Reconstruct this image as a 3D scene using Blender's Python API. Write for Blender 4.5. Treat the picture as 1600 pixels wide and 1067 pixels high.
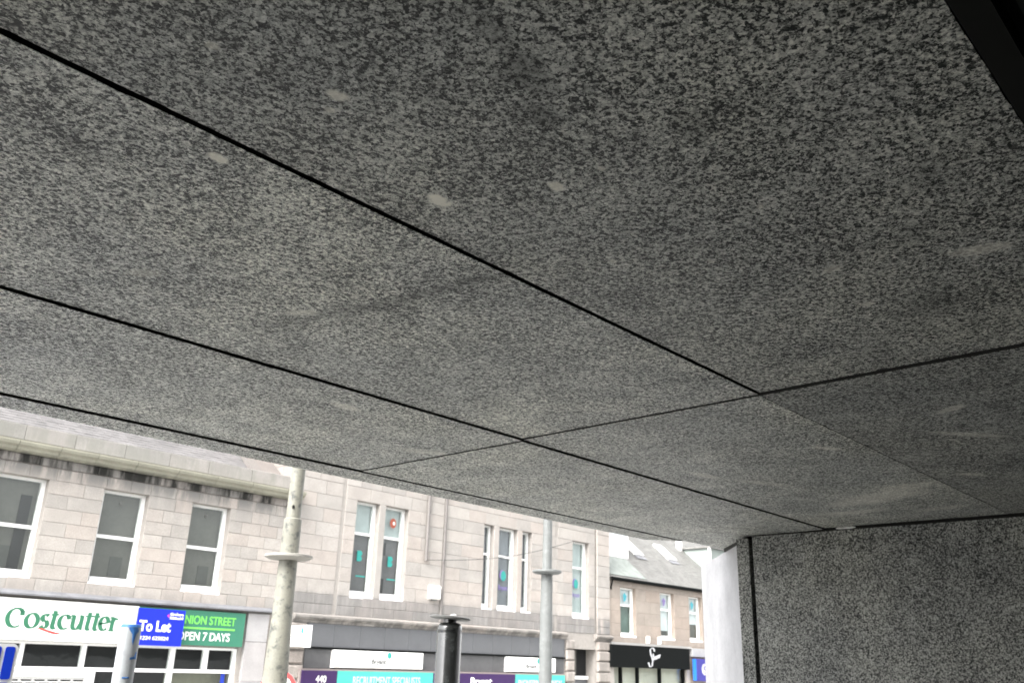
import bpy, math, random
from mathutils import Vector, Matrix

# ------------------------------------------------------------------ reset
for o in list(bpy.data.objects): bpy.data.objects.remove(o, do_unlink=True)
scene = bpy.context.scene
C = scene.collection
random.seed(11)
R = math.radians
ZC = 2.3                                   # height of the camera

# ------------------------------------------------------------------ camera
cam_d = bpy.data.cameras.new('camera'); cam = bpy.data.objects.new('camera', cam_d); C.objects.link(cam)
YAW, PITCH, ROLL = 0.8178027, 0.3486579, 0.0324112
fwd = Vector((math.sin(YAW)*math.cos(PITCH), math.cos(YAW)*math.cos(PITCH), math.sin(PITCH)))
rgt = Vector((math.cos(YAW), -math.sin(YAW), 0)); upv = rgt.cross(fwd)
r2 = rgt*math.cos(ROLL) + upv*math.sin(ROLL); u2 = upv*math.cos(ROLL) - rgt*math.sin(ROLL)
cam.matrix_world = Matrix(((r2.x, u2.x, -fwd.x, 0), (r2.y, u2.y, -fwd.y, 0), (r2.z, u2.z, -fwd.z, ZC), (0, 0, 0, 1)))
cam_d.sensor_fit = 'HORIZONTAL'; cam_d.sensor_width = 36; cam_d.lens = 36*1381.76/1600
cam_d.clip_start = 0.02; cam_d.clip_end = 3000
cam_d.dof.use_dof = True; cam_d.dof.focus_distance = 1.75; cam_d.dof.aperture_fstop = 10.5   # a phone lens focused on the soffit
scene.camera = cam

# ------------------------------------------------------------------ sky, sun, exposure
SUN_EL, SUN_AZ = R(46), R(-102)             # azimuth from +Y towards +X
world = bpy.data.worlds.new('World'); scene.world = world; world.use_nodes = True
wn = world.node_tree; wn.nodes.clear()
sky = wn.nodes.new('ShaderNodeTexSky'); sky.sky_type = 'NISHITA'; sky.sun_disc = False
sky.sun_elevation = SUN_EL; sky.sun_rotation = SUN_AZ; sky.air_density = 1.0; sky.dust_density = 4.0; sky.ozone_density = 1.0
hs = wn.nodes.new('ShaderNodeHueSaturation'); hs.inputs['Saturation'].default_value = 0.06
bg = wn.nodes.new('ShaderNodeBackground'); bg.inputs['Strength'].default_value = 0.15
wo = wn.nodes.new('ShaderNodeOutputWorld')
wn.links.new(sky.outputs[0], hs.inputs['Color']); wn.links.new(hs.outputs[0], bg.inputs['Color']); wn.links.new(bg.outputs[0], wo.inputs['Surface'])
sun_d = bpy.data.lights.new('sun', 'SUN'); sun_d.energy = 1.5; sun_d.angle = R(35); sun_d.color = (1.0, 0.96, 0.9)
sun = bpy.data.objects.new('sun', sun_d); C.objects.link(sun)
to_sun = Vector((math.sin(SUN_AZ)*math.cos(SUN_EL), math.cos(SUN_AZ)*math.cos(SUN_EL), math.sin(SUN_EL)))
sun.rotation_euler = to_sun.to_track_quat('Z', 'Y').to_euler(); sun.location = (-20, -10, 30)
scene.view_settings.view_transform = 'Standard'; scene.view_settings.look = 'None'
scene.view_settings.gamma = 1.0; scene.view_settings.use_curve_mapping = False
scene.view_settings.exposure = 2.2
scene.render.engine = 'CYCLES'
scene.cycles.max_bounces = 6; scene.cycles.diffuse_bounces = 4; scene.cycles.transparent_max_bounces = 12

# ------------------------------------------------------------------ helpers
class MB:
    def __init__(s): s.v = []; s.f = []
    def poly(s, pts):
        i = len(s.v); s.v += [tuple(p) for p in pts]; s.f.append(tuple(range(i, i+len(pts)))); return s
    def box(s, x0, x1, y0, y1, z0, z1):
        i = len(s.v)
        s.v += [(x0,y0,z0),(x1,y0,z0),(x1,y1,z0),(x0,y1,z0),(x0,y0,z1),(x1,y0,z1),(x1,y1,z1),(x0,y1,z1)]
        s.f += [tuple(i+k for k in q) for q in ((3,2,1,0),(4,5,6,7),(0,1,5,4),(1,2,6,5),(2,3,7,6),(3,0,4,7))]; return s
    def stone(s, x0, x1, yf, yb, z0, z1, c=0.008):
        "block whose front face (towards -Y) has chamfered arrises"
        i = len(s.v)
        s.v += [(x0,yb,z0),(x1,yb,z0),(x1,yb,z1),(x0,yb,z1),
                (x0,yf+c,z0),(x1,yf+c,z0),(x1,yf+c,z1),(x0,yf+c,z1),
                (x0+c,yf,z0+c),(x1-c,yf,z0+c),(x1-c,yf,z1-c),(x0+c,yf,z1-c)]
        s.f += [tuple(i+k for k in q) for q in ((8,9,10,11),(4,5,9,8),(5,6,10,9),(6,7,11,10),(7,4,8,11),
                (0,1,5,4),(1,2,6,5),(2,3,7,6),(3,0,4,7),(3,2,1,0))]; return s
    def prism(s, xy, z0, z1):
        n = len(xy); i = len(s.v)
        s.v += [(x,y,z0) for x,y in xy] + [(x,y,z1) for x,y in xy]
        s.f.append(tuple(i+k for k in reversed(range(n)))); s.f.append(tuple(i+n+k for k in range(n)))
        for k in range(n): s.f.append((i+k, i+(k+1)%n, i+n+(k+1)%n, i+n+k))
        return s
    def slab(s, xy, z0, z1, c=0.003):
        "horizontal slab (counter-clockwise outline) with a chamfered lower arris"
        n = len(xy); cx = sum(p[0] for p in xy)/n; cy = sum(p[1] for p in xy)/n; i = len(s.v)
        ins = []
        for k in range(n):
            a = Vector(xy[k-1]); b = Vector(xy[k]); d = Vector(xy[(k+1) % n])
            e1 = (b-a).normalized(); e2 = (d-b).normalized()
            n1 = Vector((-e1.y, e1.x)); n2 = Vector((-e2.y, e2.x)); m = (n1+n2)
            m = m/max(0.3, m.dot(n1))
            ins.append(b+m*c)
        s.v += [(p.x,p.y,z0) for p in ins] + [(x,y,z0+c) for x,y in xy] + [(x,y,z1) for x,y in xy]
        s.f.append(tuple(i+k for k in reversed(range(n)))); s.f.append(tuple(i+2*n+k for k in range(n)))
        for L in (0, n):
            for k in range(n): s.f.append((i+L+k, i+L+(k+1)%n, i+L+n+(k+1)%n, i+L+n+k))
        return s
    def lathe(s, cx, cy, prof, n=32, a0=0.0, a1=2*math.pi):
        full = abs(a1-a0-2*math.pi) < 1e-6; m = n if full else n+1; i = len(s.v)
        for z, r in prof:
            for k in range(m):
                a = a0+(a1-a0)*k/n; s.v.append((cx+r*math.cos(a), cy+r*math.sin(a), z))
        for j in range(len(prof)-1):
            for k in range(n):
                k2 = (k+1) % m if full else k+1
                s.f.append((i+j*m+k, i+j*m+k2, i+(j+1)*m+k2, i+(j+1)*m+k))
        return s
    def tube(s, pts, r, n=8):
        i = len(s.v); P = [Vector(p) for p in pts]
        for k, p in enumerate(P):
            t = (P[min(k+1, len(P)-1)]-P[max(k-1, 0)]).normalized()
            a = t.cross(Vector((0,0,1)) if abs(t.z) < .9 else Vector((1,0,0))).normalized(); b = t.cross(a)
            for j in range(n):
                q = p+a*r*math.cos(2*math.pi*j/n)+b*r*math.sin(2*math.pi*j/n); s.v.append(tuple(q))
        for k in range(len(P)-1):
            for j in range(n): s.f.append((i+k*n+j, i+k*n+(j+1)%n, i+(k+1)*n+(j+1)%n, i+(k+1)*n+j))
        return s
    def build(s, name, mat, parent=None, smooth=False, auto=None):
        me = bpy.data.meshes.new(name); me.from_pydata(s.v, [], s.f); me.update()
        return link(name, me, mat, parent, smooth)

def link(name, me, mat, parent=None, smooth=False):
    o = bpy.data.objects.new(name, me); C.objects.link(o)
    if mat is not None:
        me.materials.clear(); me.materials.append(mat)
    if smooth:
        me.shade_smooth()
        try: me.set_sharp_from_angle(angle=R(40))
        except Exception: pass
    if parent is not None: adopt(o, parent)
    return o
def world_of(o):
    m = Matrix.Translation(o.location) if o.type == 'EMPTY' else Matrix.Identity(4)
    return m
def adopt(o, parent):
    o.parent = parent
    o.matrix_parent_inverse = world_of(parent).inverted()
def thing(name, label, cat, loc, group=None):
    o = bpy.data.objects.new(name, None); C.objects.link(o); o.location = loc; o.empty_display_size = .2
    return tag(o, label, cat, group)
def tag(o, label, cat, group=None):
    o['label'] = label; o['category'] = cat
    if group: o['group'] = group
    return o
def structure(name, mb, mat):
    o = mb.build(name, mat); o['kind'] = 'structure'; return o

def text_mesh(s, x0, x1, z0, z1, y, bold=0.0, shear=0.0, thick=0.004, axis='front'):
    "flat lettering facing the street (-Y), fitted to a rectangle; axis 'side' faces -X and runs along -Y"
    cu = bpy.data.curves.new('lettering', 'FONT'); cu.body = s; cu.size = 1; cu.offset = bold; cu.extrude = 0.02; cu.shear = shear
    cu.resolution_u = 4
    ob = bpy.data.objects.new('lettering', cu); C.objects.link(ob)
    dg = bpy.context.evaluated_depsgraph_get(); me = bpy.data.meshes.new_from_object(ob.evaluated_get(dg))
    bpy.data.objects.remove(ob); bpy.data.curves.remove(cu)
    xs = [v.co.x for v in me.vertices]; ys = [v.co.y for v in me.vertices]
    ax, bx, ay, by = min(xs), max(xs), min(ys), max(ys)
    for v in me.vertices:
        u = (v.co.x-ax)/(bx-ax); w = (v.co.y-ay)/(by-ay); t = v.co.z/0.02*thick
        if axis == 'front': v.co = (x0+u*(x1-x0), y-t, z0+w*(z1-z0))
        else: v.co = (y-t, x0+u*(x1-x0), z0+w*(z1-z0))
    me.name = 'lettering'
    return me
def lettering(parent, mat, *a, **k): return link('lettering', text_mesh(*a, **k), mat, parent)

# ------------------------------------------------------------------ materials
def nodes_of(name):
    m = bpy.data.materials.new(name); m.use_nodes = True; nt = m.node_tree
    b = nt.nodes['Principled BSDF']; return m, nt, b
def N(nt, t, **k):
    n = nt.nodes.new(t)
    for a, v in k.items():
        if a.startswith('i_'): n.inputs[a[2:].replace('_', ' ')].default_value = v
        else: setattr(n, a, v)
    return n
def math_n(nt, op, a, b=None, c=None, clamp=False):
    n = nt.nodes.new('ShaderNodeMath'); n.operation = op; n.use_clamp = clamp
    for k, v in enumerate((a, b, c)):
        if v is None: continue
        if isinstance(v, (int, float)): n.inputs[k].default_value = v
        else: nt.links.new(v, n.inputs[k])
    return n.outputs[0]
def mixc(nt, fac, a, b, mode='MIX'):
    n = nt.nodes.new('ShaderNodeMix'); n.data_type = 'RGBA'; n.blend_type = mode
    for k, v in ((0, fac), (6, a), (7, b)):
        if isinstance(v, (int, float)): n.inputs[k].default_value = v
        elif isinstance(v, tuple): n.inputs[k].default_value = v if len(v) == 4 else (*v, 1)
        else: nt.links.new(v, n.inputs[k])
    return n.outputs[2]
def ramp(nt, src, stops, interp='LINEAR'):
    n = nt.nodes.new('ShaderNodeValToRGB'); n.color_ramp.interpolation = interp
    e = n.color_ramp.elements
    while len(e) < len(stops): e.new(0.5)
    for k, (p, c) in enumerate(stops):
        e[k].position = p; e[k].color = (c, c, c, 1) if isinstance(c, (int, float)) else (*c, 1)
    nt.links.new(src, n.inputs[0]); return n.outputs[0]
def smooth(nt, x, a, b):
    n = nt.nodes.new('ShaderNodeMapRange'); n.interpolation_type = 'SMOOTHSTEP'
    nt.links.new(x, n.inputs[0]); n.inputs[1].default_value = a; n.inputs[2].default_value = b; n.inputs[3].default_value = 0; n.inputs[4].default_value = 1
    return n.outputs[0]
def noise(nt, vec, scale, detail=2, rough=.5, dist=0):
    n = N(nt, 'ShaderNodeTexNoise'); n.inputs['Scale'].default_value = scale; n.inputs['Detail'].default_value = detail
    n.inputs['Roughness'].default_value = rough; n.inputs['Distortion'].default_value = dist
    nt.links.new(vec, n.inputs['Vector']); return n.outputs[0]
def position(nt, spread=0.0, scale=(1,1,1)):
    g = nt.nodes.new('ShaderNodeNewGeometry'); v = g.outputs['Position']
    if scale != (1,1,1):
        m = nt.nodes.new('ShaderNodeVectorMath'); m.operation = 'MULTIPLY'; nt.links.new(v, m.inputs[0]); m.inputs[1].default_value = scale; v = m.outputs[0]
    if spread:
        oi = nt.nodes.new('ShaderNodeObjectInfo')
        m = nt.nodes.new('ShaderNodeVectorMath'); m.operation = 'MULTIPLY_ADD'
        cm = nt.nodes.new('ShaderNodeCombineXYZ')
        nt.links.new(oi.outputs['Random'], cm.inputs[0]); nt.links.new(oi.outputs['Random'], cm.inputs[1]); nt.links.new(oi.outputs['Random'], cm.inputs[2])
        nt.links.new(cm.outputs[0], m.inputs[0]); m.inputs[1].default_value = (spread, spread*.7, spread*1.3); nt.links.new(v, m.inputs[2]); v = m.outputs[0]
    return v
def bump(nt, b, h, strength, dist=0.01):
    n = nt.nodes.new('ShaderNodeBump'); n.inputs['Strength'].default_value = strength; n.inputs['Distance'].default_value = dist
    nt.links.new(h, n.inputs['Height']); nt.links.new(n.outputs[0], b.inputs['Normal'])

def plain(name, col, rough=.5, var=.12, scale=6, spec=.4, metal=0.0, bumps=0.0, grime=None):
    m, nt, b = nodes_of(name); v = position(nt, 9)
    n1 = noise(nt, v, scale, 4, .6); n2 = noise(nt, v, scale*9, 2, .6)
    f = math_n(nt, 'ADD', math_n(nt, 'MULTIPLY', n1, .7), math_n(nt, 'MULTIPLY', n2, .3))
    k = ramp(nt, f, [(.3, 1-var), (.7, 1+var)])
    col_o = mixc(nt, 1.0, col, k, 'MULTIPLY')
    if grime:
        gcol, amt, gs = grime
        gm = math_n(nt, 'MULTIPLY', smooth(nt, noise(nt, v, gs, 5, .65), .48, .7), amt)
        col_o = mixc(nt, gm, col_o, gcol)
    nt.links.new(col_o, b.inputs['Base Color'])
    b.inputs['Roughness'].default_value = rough; b.inputs['Specular IOR Level'].default_value = spec; b.inputs['Metallic'].default_value = metal
    if bumps: bump(nt, b, n2, bumps, .004)
    return m

def granite(name, gain=1.0, smears=(), damp=(), rough=.5):
    "speckled silver-grey granite: pale feldspar, mid-grey quartz, clustered black mica"
    m, nt, b = nodes_of(name)
    v0 = position(nt); v = position(nt, 37.0)
    w = N(nt, 'ShaderNodeTexNoise'); w.inputs['Scale'].default_value = 170; w.inputs['Detail'].default_value = 2; nt.links.new(v, w.inputs['Vector'])
    vm = nt.nodes.new('ShaderNodeVectorMath'); vm.operation = 'MULTIPLY_ADD'; nt.links.new(w.outputs['Color'], vm.inputs[0]); vm.inputs[1].default_value = (.0075,)*3; nt.links.new(v, vm.inputs[2]); vd = vm.outputs[0]
    vo = N(nt, 'ShaderNodeTexVoronoi'); vo.inputs['Scale'].default_value = 158; nt.links.new(vd, vo.inputs['Vector'])
    sep = nt.nodes.new('ShaderNodeSeparateColor'); nt.links.new(vo.outputs['Color'], sep.inputs[0])
    vo2 = N(nt, 'ShaderNodeTexVoronoi'); vo2.inputs['Scale'].default_value = 340; nt.links.new(vd, vo2.inputs['Vector'])
    sep2 = nt.nodes.new('ShaderNodeSeparateColor'); nt.links.new(vo2.outputs['Color'], sep2.inputs[0])
    clus = noise(nt, v, 92, 3, .65)
    big = noise(nt, v, 6, 4, .65)
    t = math_n(nt, 'ADD', math_n(nt, 'MULTIPLY', sep.outputs[0], .44), math_n(nt, 'MULTIPLY', sep2.outputs[0], .42))
    t = math_n(nt, 'ADD', t, math_n(nt, 'MULTIPLY', math_n(nt, 'SUBTRACT', clus, .5), .80))
    t = math_n(nt, 'ADD', t, math_n(nt, 'MULTIPLY', math_n(nt, 'SUBTRACT', big, .5), .36))
    g = gain
    col = ramp(nt, t, [(.17, (.014*g, .016*g, .016*g)), (.28, (.052*g, .055*g, .052*g)), (.36, (.14*g, .144*g, .138*g)), (.47, (.32*g, .326*g, .310*g)), (.60, (.45*g, .456*g, .43*g)), (.84, (.68*g, .685*g, .65*g))])
    wide = noise(nt, v, 1.6, 4, .6)
    col = mixc(nt, 1.0, col, ramp(nt, wide, [(.32, (.84, .85, .86)), (.5, (.98, .98, .965)), (.68, (1.14, 1.13, 1.07))]), 'MULTIPLY')
    edge = noise(nt, v0, 60, 3, .6)
    def blob(spec, soft):
        (cx, cy, rx, ry, ang, amt) = spec
        sx = nt.nodes.new('ShaderNodeSeparateXYZ'); nt.links.new(v0, sx.inputs[0])
        dx = math_n(nt, 'SUBTRACT', sx.outputs[0], cx); dy = math_n(nt, 'SUBTRACT', sx.outputs[1], cy)
        c, s = math.cos(ang), math.sin(ang)
        u = math_n(nt, 'ADD', math_n(nt, 'MULTIPLY', dx, c/rx), math_n(nt, 'MULTIPLY', dy, s/rx))
        q = math_n(nt, 'ADD', math_n(nt, 'MULTIPLY', dx, -s/ry), math_n(nt, 'MULTIPLY', dy, c/ry))
        d = math_n(nt, 'SQRT', math_n(nt, 'ADD', math_n(nt, 'MULTIPLY', u, u), math_n(nt, 'MULTIPLY', q, q)))
        d = math_n(nt, 'ADD', d, math_n(nt, 'MULTIPLY', math_n(nt, 'SUBTRACT', edge, .5), 1.3))
        return math_n(nt, 'MULTIPLY', math_n(nt, 'SUBTRACT', 1.0, smooth(nt, d, 1-soft, 1+soft)), amt)
    for s in damp:   col = mixc(nt, blob(s, .8), col, mixc(nt, 1.0, col, (.30, .31, .31), 'MULTIPLY'))
    for s in smears: col = mixc(nt, blob(s, .4), col, (.92, .90, .80))
    nt.links.new(col, b.inputs['Base Color'])
    b.inputs['Roughness'].default_value = rough; b.inputs['Specular IOR Level'].default_value = .22
    return m

def ashlar(name, base, vary, grime_bands=(), speck=.10):
    "dressed granite block: one tone per stone, faint speckle, soot with its own ragged outline"
    m, nt, b = nodes_of(name); v0 = position(nt); v = position(nt, 20)
    oi = nt.nodes.new('ShaderNodeObjectInfo')
    tone = ramp(nt, oi.outputs['Random'], [(0, tuple(c*(1-vary) for c in base)), (.35, base), (.7, (base[0]*1.03, base[1]*.985, base[2]*.965)), (1, tuple(min(.8, c*(1+vary)) for c in base))])
    sp = ramp(nt, noise(nt, v, 55, 2, .7), [(.35, 1-speck*1.6), (.65, 1+speck*.6)])
    lo = ramp(nt, noise(nt, v, 2.2, 4, .6), [(.3, .88), (.7, 1.08)])
    col = mixc(nt, 1, mixc(nt, 1, tone, sp, 'MULTIPLY'), lo, 'MULTIPLY')
    sx = nt.nodes.new('ShaderNodeSeparateXYZ'); nt.links.new(v0, sx.inputs[0])
    streak = noise(nt, position(nt, 0, (3.2, 3.2, .55)), 1.0, 5, .68)
    for z0, z1, z2, z3, amt, gc in grime_bands:
        up = smooth(nt, sx.outputs[2], z0, z1); dn = math_n(nt, 'SUBTRACT', 1.0, smooth(nt, sx.outputs[2], z2, z3))
        mk = math_n(nt, 'MULTIPLY', math_n(nt, 'MULTIPLY', up, dn), smooth(nt, streak, .36, .58))
        col = mixc(nt, math_n(nt, 'MULTIPLY', mk, amt, clamp=True), col, gc)
    nt.links.new(col, b.inputs['Base Color']); b.inputs['Roughness'].default_value = .85; b.inputs['Specular IOR Level'].default_value = .25
    bump(nt, b, noise(nt, v, 40, 4, .7), .35, .006)
    return m

def glass(name, tint=(.93, .95, .945)):
    m, nt, b = nodes_of(name); nt.nodes.remove(b)
    out = nt.nodes['Material Output']
    tr = nt.nodes.new('ShaderNodeBsdfTransparent'); tr.inputs[0].default_value = (*tint, 1)
    gl = nt.nodes.new('ShaderNodeBsdfGlossy'); gl.inputs['Roughness'].default_value = .02; gl.inputs[0].default_value = (.9, .92, .92, 1)
    fr = nt.nodes.new('ShaderNodeLayerWeight'); fr.inputs[0].default_value = .5
    fv = math_n(nt, 'MULTIPLY_ADD', math_n(nt, 'POWER', fr.outputs['Facing'], 4.0), .6, .035)
    mx = nt.nodes.new('ShaderNodeMixShader'); nt.links.new(fv, mx.inputs[0]); nt.links.new(tr.outputs[0], mx.inputs[1]); nt.links.new(gl.outputs[0], mx.inputs[2])
    v = position(nt, 5); bn = nt.nodes.new('ShaderNodeBump'); bn.inputs['Strength'].default_value = .06; bn.inputs['Distance'].default_value = .02
    nt.links.new(noise(nt, v, 2.5, 2, .5), bn.inputs['Height']); nt.links.new(bn.outputs[0], gl.inputs['Normal'])
    nt.links.new(mx.outputs[0], out.inputs['Surface']); return m

def slate(name, col):
    m, nt, b = nodes_of(name); v = position(nt)
    vo = N(nt, 'ShaderNodeTexVoronoi'); vo.inputs['Scale'].default_value = 4.5; nt.links.new(v, vo.inputs['Vector'])
    sp = nt.nodes.new('ShaderNodeSeparateColor'); nt.links.new(vo.outputs['Color'], sp.inputs[0])
    k = ramp(nt, sp.outputs[0], [(0, .86), (1, 1.12)]); k2 = ramp(nt, noise(nt, v, 1.3, 5, .65), [(.3, .86), (.7, 1.16)])
    c = mixc(nt, 1, mixc(nt, 1, col, k, 'MULTIPLY'), k2, 'MULTIPLY'); nt.links.new(c, b.inputs['Base Color'])
    b.inputs['Roughness'].default_value = .6; bump(nt, b, noise(nt, v, 30, 4, .7), .3, .01); return m

SH = ZC + 0.75        # underside of the granite soffit
smears = [(.91, 1.04, .024, .015, .3, .95), (.58, 1.209, .018, .012, .4, .85), (.606, .927, .016, .012, 0, .7), (1.004, .849, .016, .012, .2, .75), (.62, .965, .007, .007, 0, .5),
          (1.689, .382, .052, .022, -1.3, .42), (1.604, .635, .020, .013, -1.7, .42), (1.819, .651, .016, .010, -1.2, .5), (2.74, .768, .05, .022, -2.1, .38),
          (1.065, 1.677, .042, .016, -1.0, .42), (1.622, 2.233, .05, .025, .06, .42), (4.04, 1.508, .26, .10, -2.0, .34), (3.85, 1.30, .14, .06, -1.9, .26),
          (3.077, .829, .13, .022, -.72, .32), (3.734, 1.011, .06, .025, -.71, .32), (3.188, 1.869, .09, .025, -.16, .32), (3.004, 1.273, .055, .020, -.58, .42), (3.464, 1.748, .14, .03, -.48, .22),
          (1.006, .756, .007, .006, 0, .5), (.43, .967, .009, .008, 0, .45), (2.2, 2.5, .10, .04, -.4, .3), (4.35, 1.75, .16, .05, -1.6, .3), (4.45, 1.35, .12, .04, -1.8, .26),
          (1.3, .95, .008, .006, .3, .45), (1.42, .80, .008, .006, .3, .4), (.9, 1.5, .012, .008, -.6, .35), (1.28, .62, .008, .006, .5, .4), (.72, 1.75, .04, .02, -.9, .25)]
damp = [(.739, .685, .045, .030, .3, .8), (.83, .735, .03, .022, 0, .65), (.65, .66, .05, .02, .2, .55), (1.0, .58, .04, .025, .4, .5),
        (1.19, 1.21, .05, .02, 1.9, .7), (1.175, 1.33, .09, .018, 1.72, .6), (1.15, 1.47, .10, .020, 1.75, .55), (1.12, 1.62, .11, .026, 1.8, .5), (1.07, 1.80, .10, .03, 1.8, .35),
        (1.9, .55, .1, .06, .6, .5), (1.35, .36, .05, .03, .5, .5), (1.55, .46, .06, .03, .5, .4), (.42, 1.35, .05, .03, .4, .4), (2.35, 1.6, .05, .2, .3, .3)]
M = {}
M['wall_granite'] = granite('wall_granite', .72, (), (), .45)
M['pale_face'] = plain('pale_granite_face', (.40, .40, .415), .8, .16, 5, .15, bumps=.4)
M['void'] = plain('dark_joint', (.028, .028, .026), .9, .1)
M['black_metal'] = plain('dark_bronze_metal', (.008, .0085, .007), .6, .2, 5, .15)
M['rubber'] = plain('black_rubber', (.008, .008, .008), .8, .2)
M['guide'] = plain('grey_guide_metal', (.06, .065, .058), .5, .2)
M['mortar'] = plain('white_mortar', (.7, .7, .68), .9, .2, 40, bumps=.5)
M['landing'] = plain('landing_stone', (.10, .10, .097), .8, .15, 2, bumps=.2)
M['paving'] = plain('paving', (.50, .495, .475), .85, .15, 2, bumps=.2)
M['asphalt'] = plain('asphalt', (.10, .10, .10), .9, .2, 8, bumps=.4)
M['kerb'] = plain('kerb_granite', (.35, .34, .33), .8, .15, 10)
PINK = (.36, .337, .312)
M['ashA'] = ashlar('pale_pink_ashlar', PINK, .10, [(5.62, 5.95, 6.2, 6.4, 1.0, (.10, .10, .095)), (5.88, 6.0, 6.2, 6.4, 1.0, (.022, .022, .020)), (5.55, 5.9, 6.2, 6.4, .5, (.13, .13, .125)), (4.9, 5.9, 5.96, 6.2, .45, (.24, .23, .22)), (3.2, 3.3, 3.42, 3.75, .35, (.22, .21, .2))])
M['frieze'] = ashlar('sooty_frieze_stone', (.24, .228, .215), .22, [(5.8, 5.9, 6.2, 6.4, 1.0, (.022, .022, .020))])
M['parapet'] = ashlar('parapet_stone', (.295, .283, .27), .10, [(6.3, 6.5, 6.7, 6.9, .6, (.20, .20, .18))])
M['cornice'] = ashlar('lichened_cornice_stone', (.285, .278, .225), .08, [(6.0, 6.05, 6.1, 6.2, .8, (.1, .1, .09))])
M['ashB'] = ashlar('pale_ashlar', (.352, .331, .309), .08, [(3.2, 3.3, 3.7, 4.05, 1.0, (.19, .183, .177)), (5.5, 6.4, 7, 9, .15, (.3, .28, .26))])
M['ashB_low'] = ashlar('sooty_ashlar', (.265, .253, .243), .10, [(3.2, 3.3, 3.8, 4.2, .5, (.15, .145, .14))])
M['string'] = ashlar('string_course_stone', (.25, .235, .22), .08, [(3.0, 3.1, 3.22, 3.34, .9, (.10, .095, .09))])
M['ashC'] = ashlar('tan_granite', (.31, .272, .238), .07, [(3.0, 3.1, 3.3, 3.7, .4, (.22, .19, .17))], .16)
M['greystone'] = ashlar('grey_pilaster_stone', (.34, .34, .345), .05)
M['rustic'] = ashlar('rusticated_stone', (.34, .31, .285), .12, [(-1, 0, 3, 4, .5, (.14, .13, .12))], .2)
M['skew'] = ashlar('skew_stone', (.15, .138, .13), .1)
M['flank'] = ashlar('flank_stone', (.24, .223, .21), .08)
M['mortar_wall'] = plain('wall_mortar', (.285, .265, .245), .95, .15, 8)
M['mortar_wallC'] = plain('tan_wall_mortar', (.27, .225, .19), .95, .15, 8)
M['white'] = plain('white_window_paint', (.80, .80, .79), .45, .05, 3)
M['sign_white'] = plain('sign_white', (.82, .82, .80), .4, .03, 2)
M['blindA'] = plain('grey_blind', (.112, .108, .096), .9, .22, 1.6)
M['blindA2'] = plain('dark_grey_room', (.06, .06, .055), .9, .3, 1.6)
M['blindB'] = plain('pale_blue_blind', (.42, .47, .47), .9, .10, 2)
M['roomB'] = plain('violet_grey_room', (.115, .11, .115), .9, .25, 1.5)
M['roomB2'] = plain('blue_grey_room', (.20, .21, .235), .9, .2, 1.5)
M['white_blind_and_sky'] = plain('white_blind_and_sky', (.66, .70, .72), .9, .05, 2)  # real blinds, and the painted sky reflection on the skylight panes
M['green_room'] = plain('green_grey_room', (.10, .15, .13), .9, .4, 1.2)
M['black_room'] = plain('unlit_shop_room', (.008, .008, .009), .9, .3, 3)
M['pale_room'] = plain('pale_shop_room', (.52, .51, .44), .9, .15, .8)
M['olive_room'] = plain('olive_shop_room', (.19, .185, .14), .9, .3, 1.5)
M['glass'] = glass('window_glass')
M['lead'] = plain('lead_flashing', (.17, .172, .185), .5, .3, 3, .5)
M['soot'] = plain('sooty_stone', (.09, .085, .08), .9, .3, 6)
M['slateA'] = slate('pink_grey_slate', (.125, .120, .120))
M['slateC'] = slate('grey_slate', (.145, .143, .136))
M['green_slate'] = slate('pale_green_slate', (.19, .21, .195))
M['grey_paint'] = plain('slate_grey_fascia_paint', (.105, .108, .115), .5, .10, 2)
M['grey_paint2'] = plain('recess_grey_paint', (.085, .085, .088), .5, .2, 1.2)
M['taupe'] = plain('taupe_trim', (.25, .21, .20), .5, .08)
M['purple'] = plain('purple_sign', (.032, .011, .07), .4, .05)
M['teal'] = plain('teal_sign', (.06, .40, .33), .4, .04)
M['teal_dark'] = plain('dark_teal_sticker', (.03, .30, .27), .4, .06)
M['pale_teal_text'] = plain('pale_teal_text', (.45, .85, .78), .5, .02)
M['violet_text'] = plain('violet_text', (.22, .17, .40), .5, .05)
M['cyan'] = plain('cyan_sticker', (.06, .36, .44), .4, .1)
M['cc_green'] = plain('letter_green', (.03, .145, .08), .5, .05)
M['cc_red'] = plain('swoosh_red', (.55, .04, .035), .5, .04)
M['board_green'] = plain('board_green', (.035, .165, .105), .4, .04)
M['lime'] = plain('lime_letters', (.17, .60, .10), .5, .03)
M['blue'] = plain('let_board_blue', (.004, .018, .58), .35, .03)
M['pink'] = plain('pink_mark', (.7, .05, .35), .5)
M['navy'] = plain('navy_sign', (.03, .028, .22), .4, .04)
M['mid_blue'] = plain('mid_blue_sign_side', (.02, .13, .48), .4, .05)
M['road_blue'] = plain('road_sign_blue', (.004, .04, .55), .35, .03)
M['black_sign'] = plain('black_sign', (.008, .009, .009), .6, .1, spec=.02)
M['silver'] = plain('silver_letters', (.48, .48, .50), .35, .08, metal=.2)
M['dark_text'] = plain('grey_text', (.06, .06, .06), .6)
M['red'] = plain('signal_red', (.62, .03, .03), .4)
M['orange'] = plain('orange_sticker', (.34, .085, .05), .5, .15)
M['shutter'] = plain('shutter_metal', (.50, .50, .49), .45, .08, 4)
M['lamp_cream'] = plain('weathered_cream_paint', (.20, .197, .165), .5, .22, 7, .45, grime=((.06, .063, .06), .95, 14))
M['lamp_grey'] = plain('galvanised_grey', (.15, .158, .156), .5, .14, 8, .45, grime=((.23, .24, .238), .5, 14))
M['gloss_black'] = plain('gloss_black_paint', (.02, .022, .022), .26, .2, 9, 1.0, grime=((.10, .11, .11), .35, 30))
M['cap_grey'] = plain('grey_cap_metal', (.14, .14, .135), .5, .2, 12)
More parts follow.
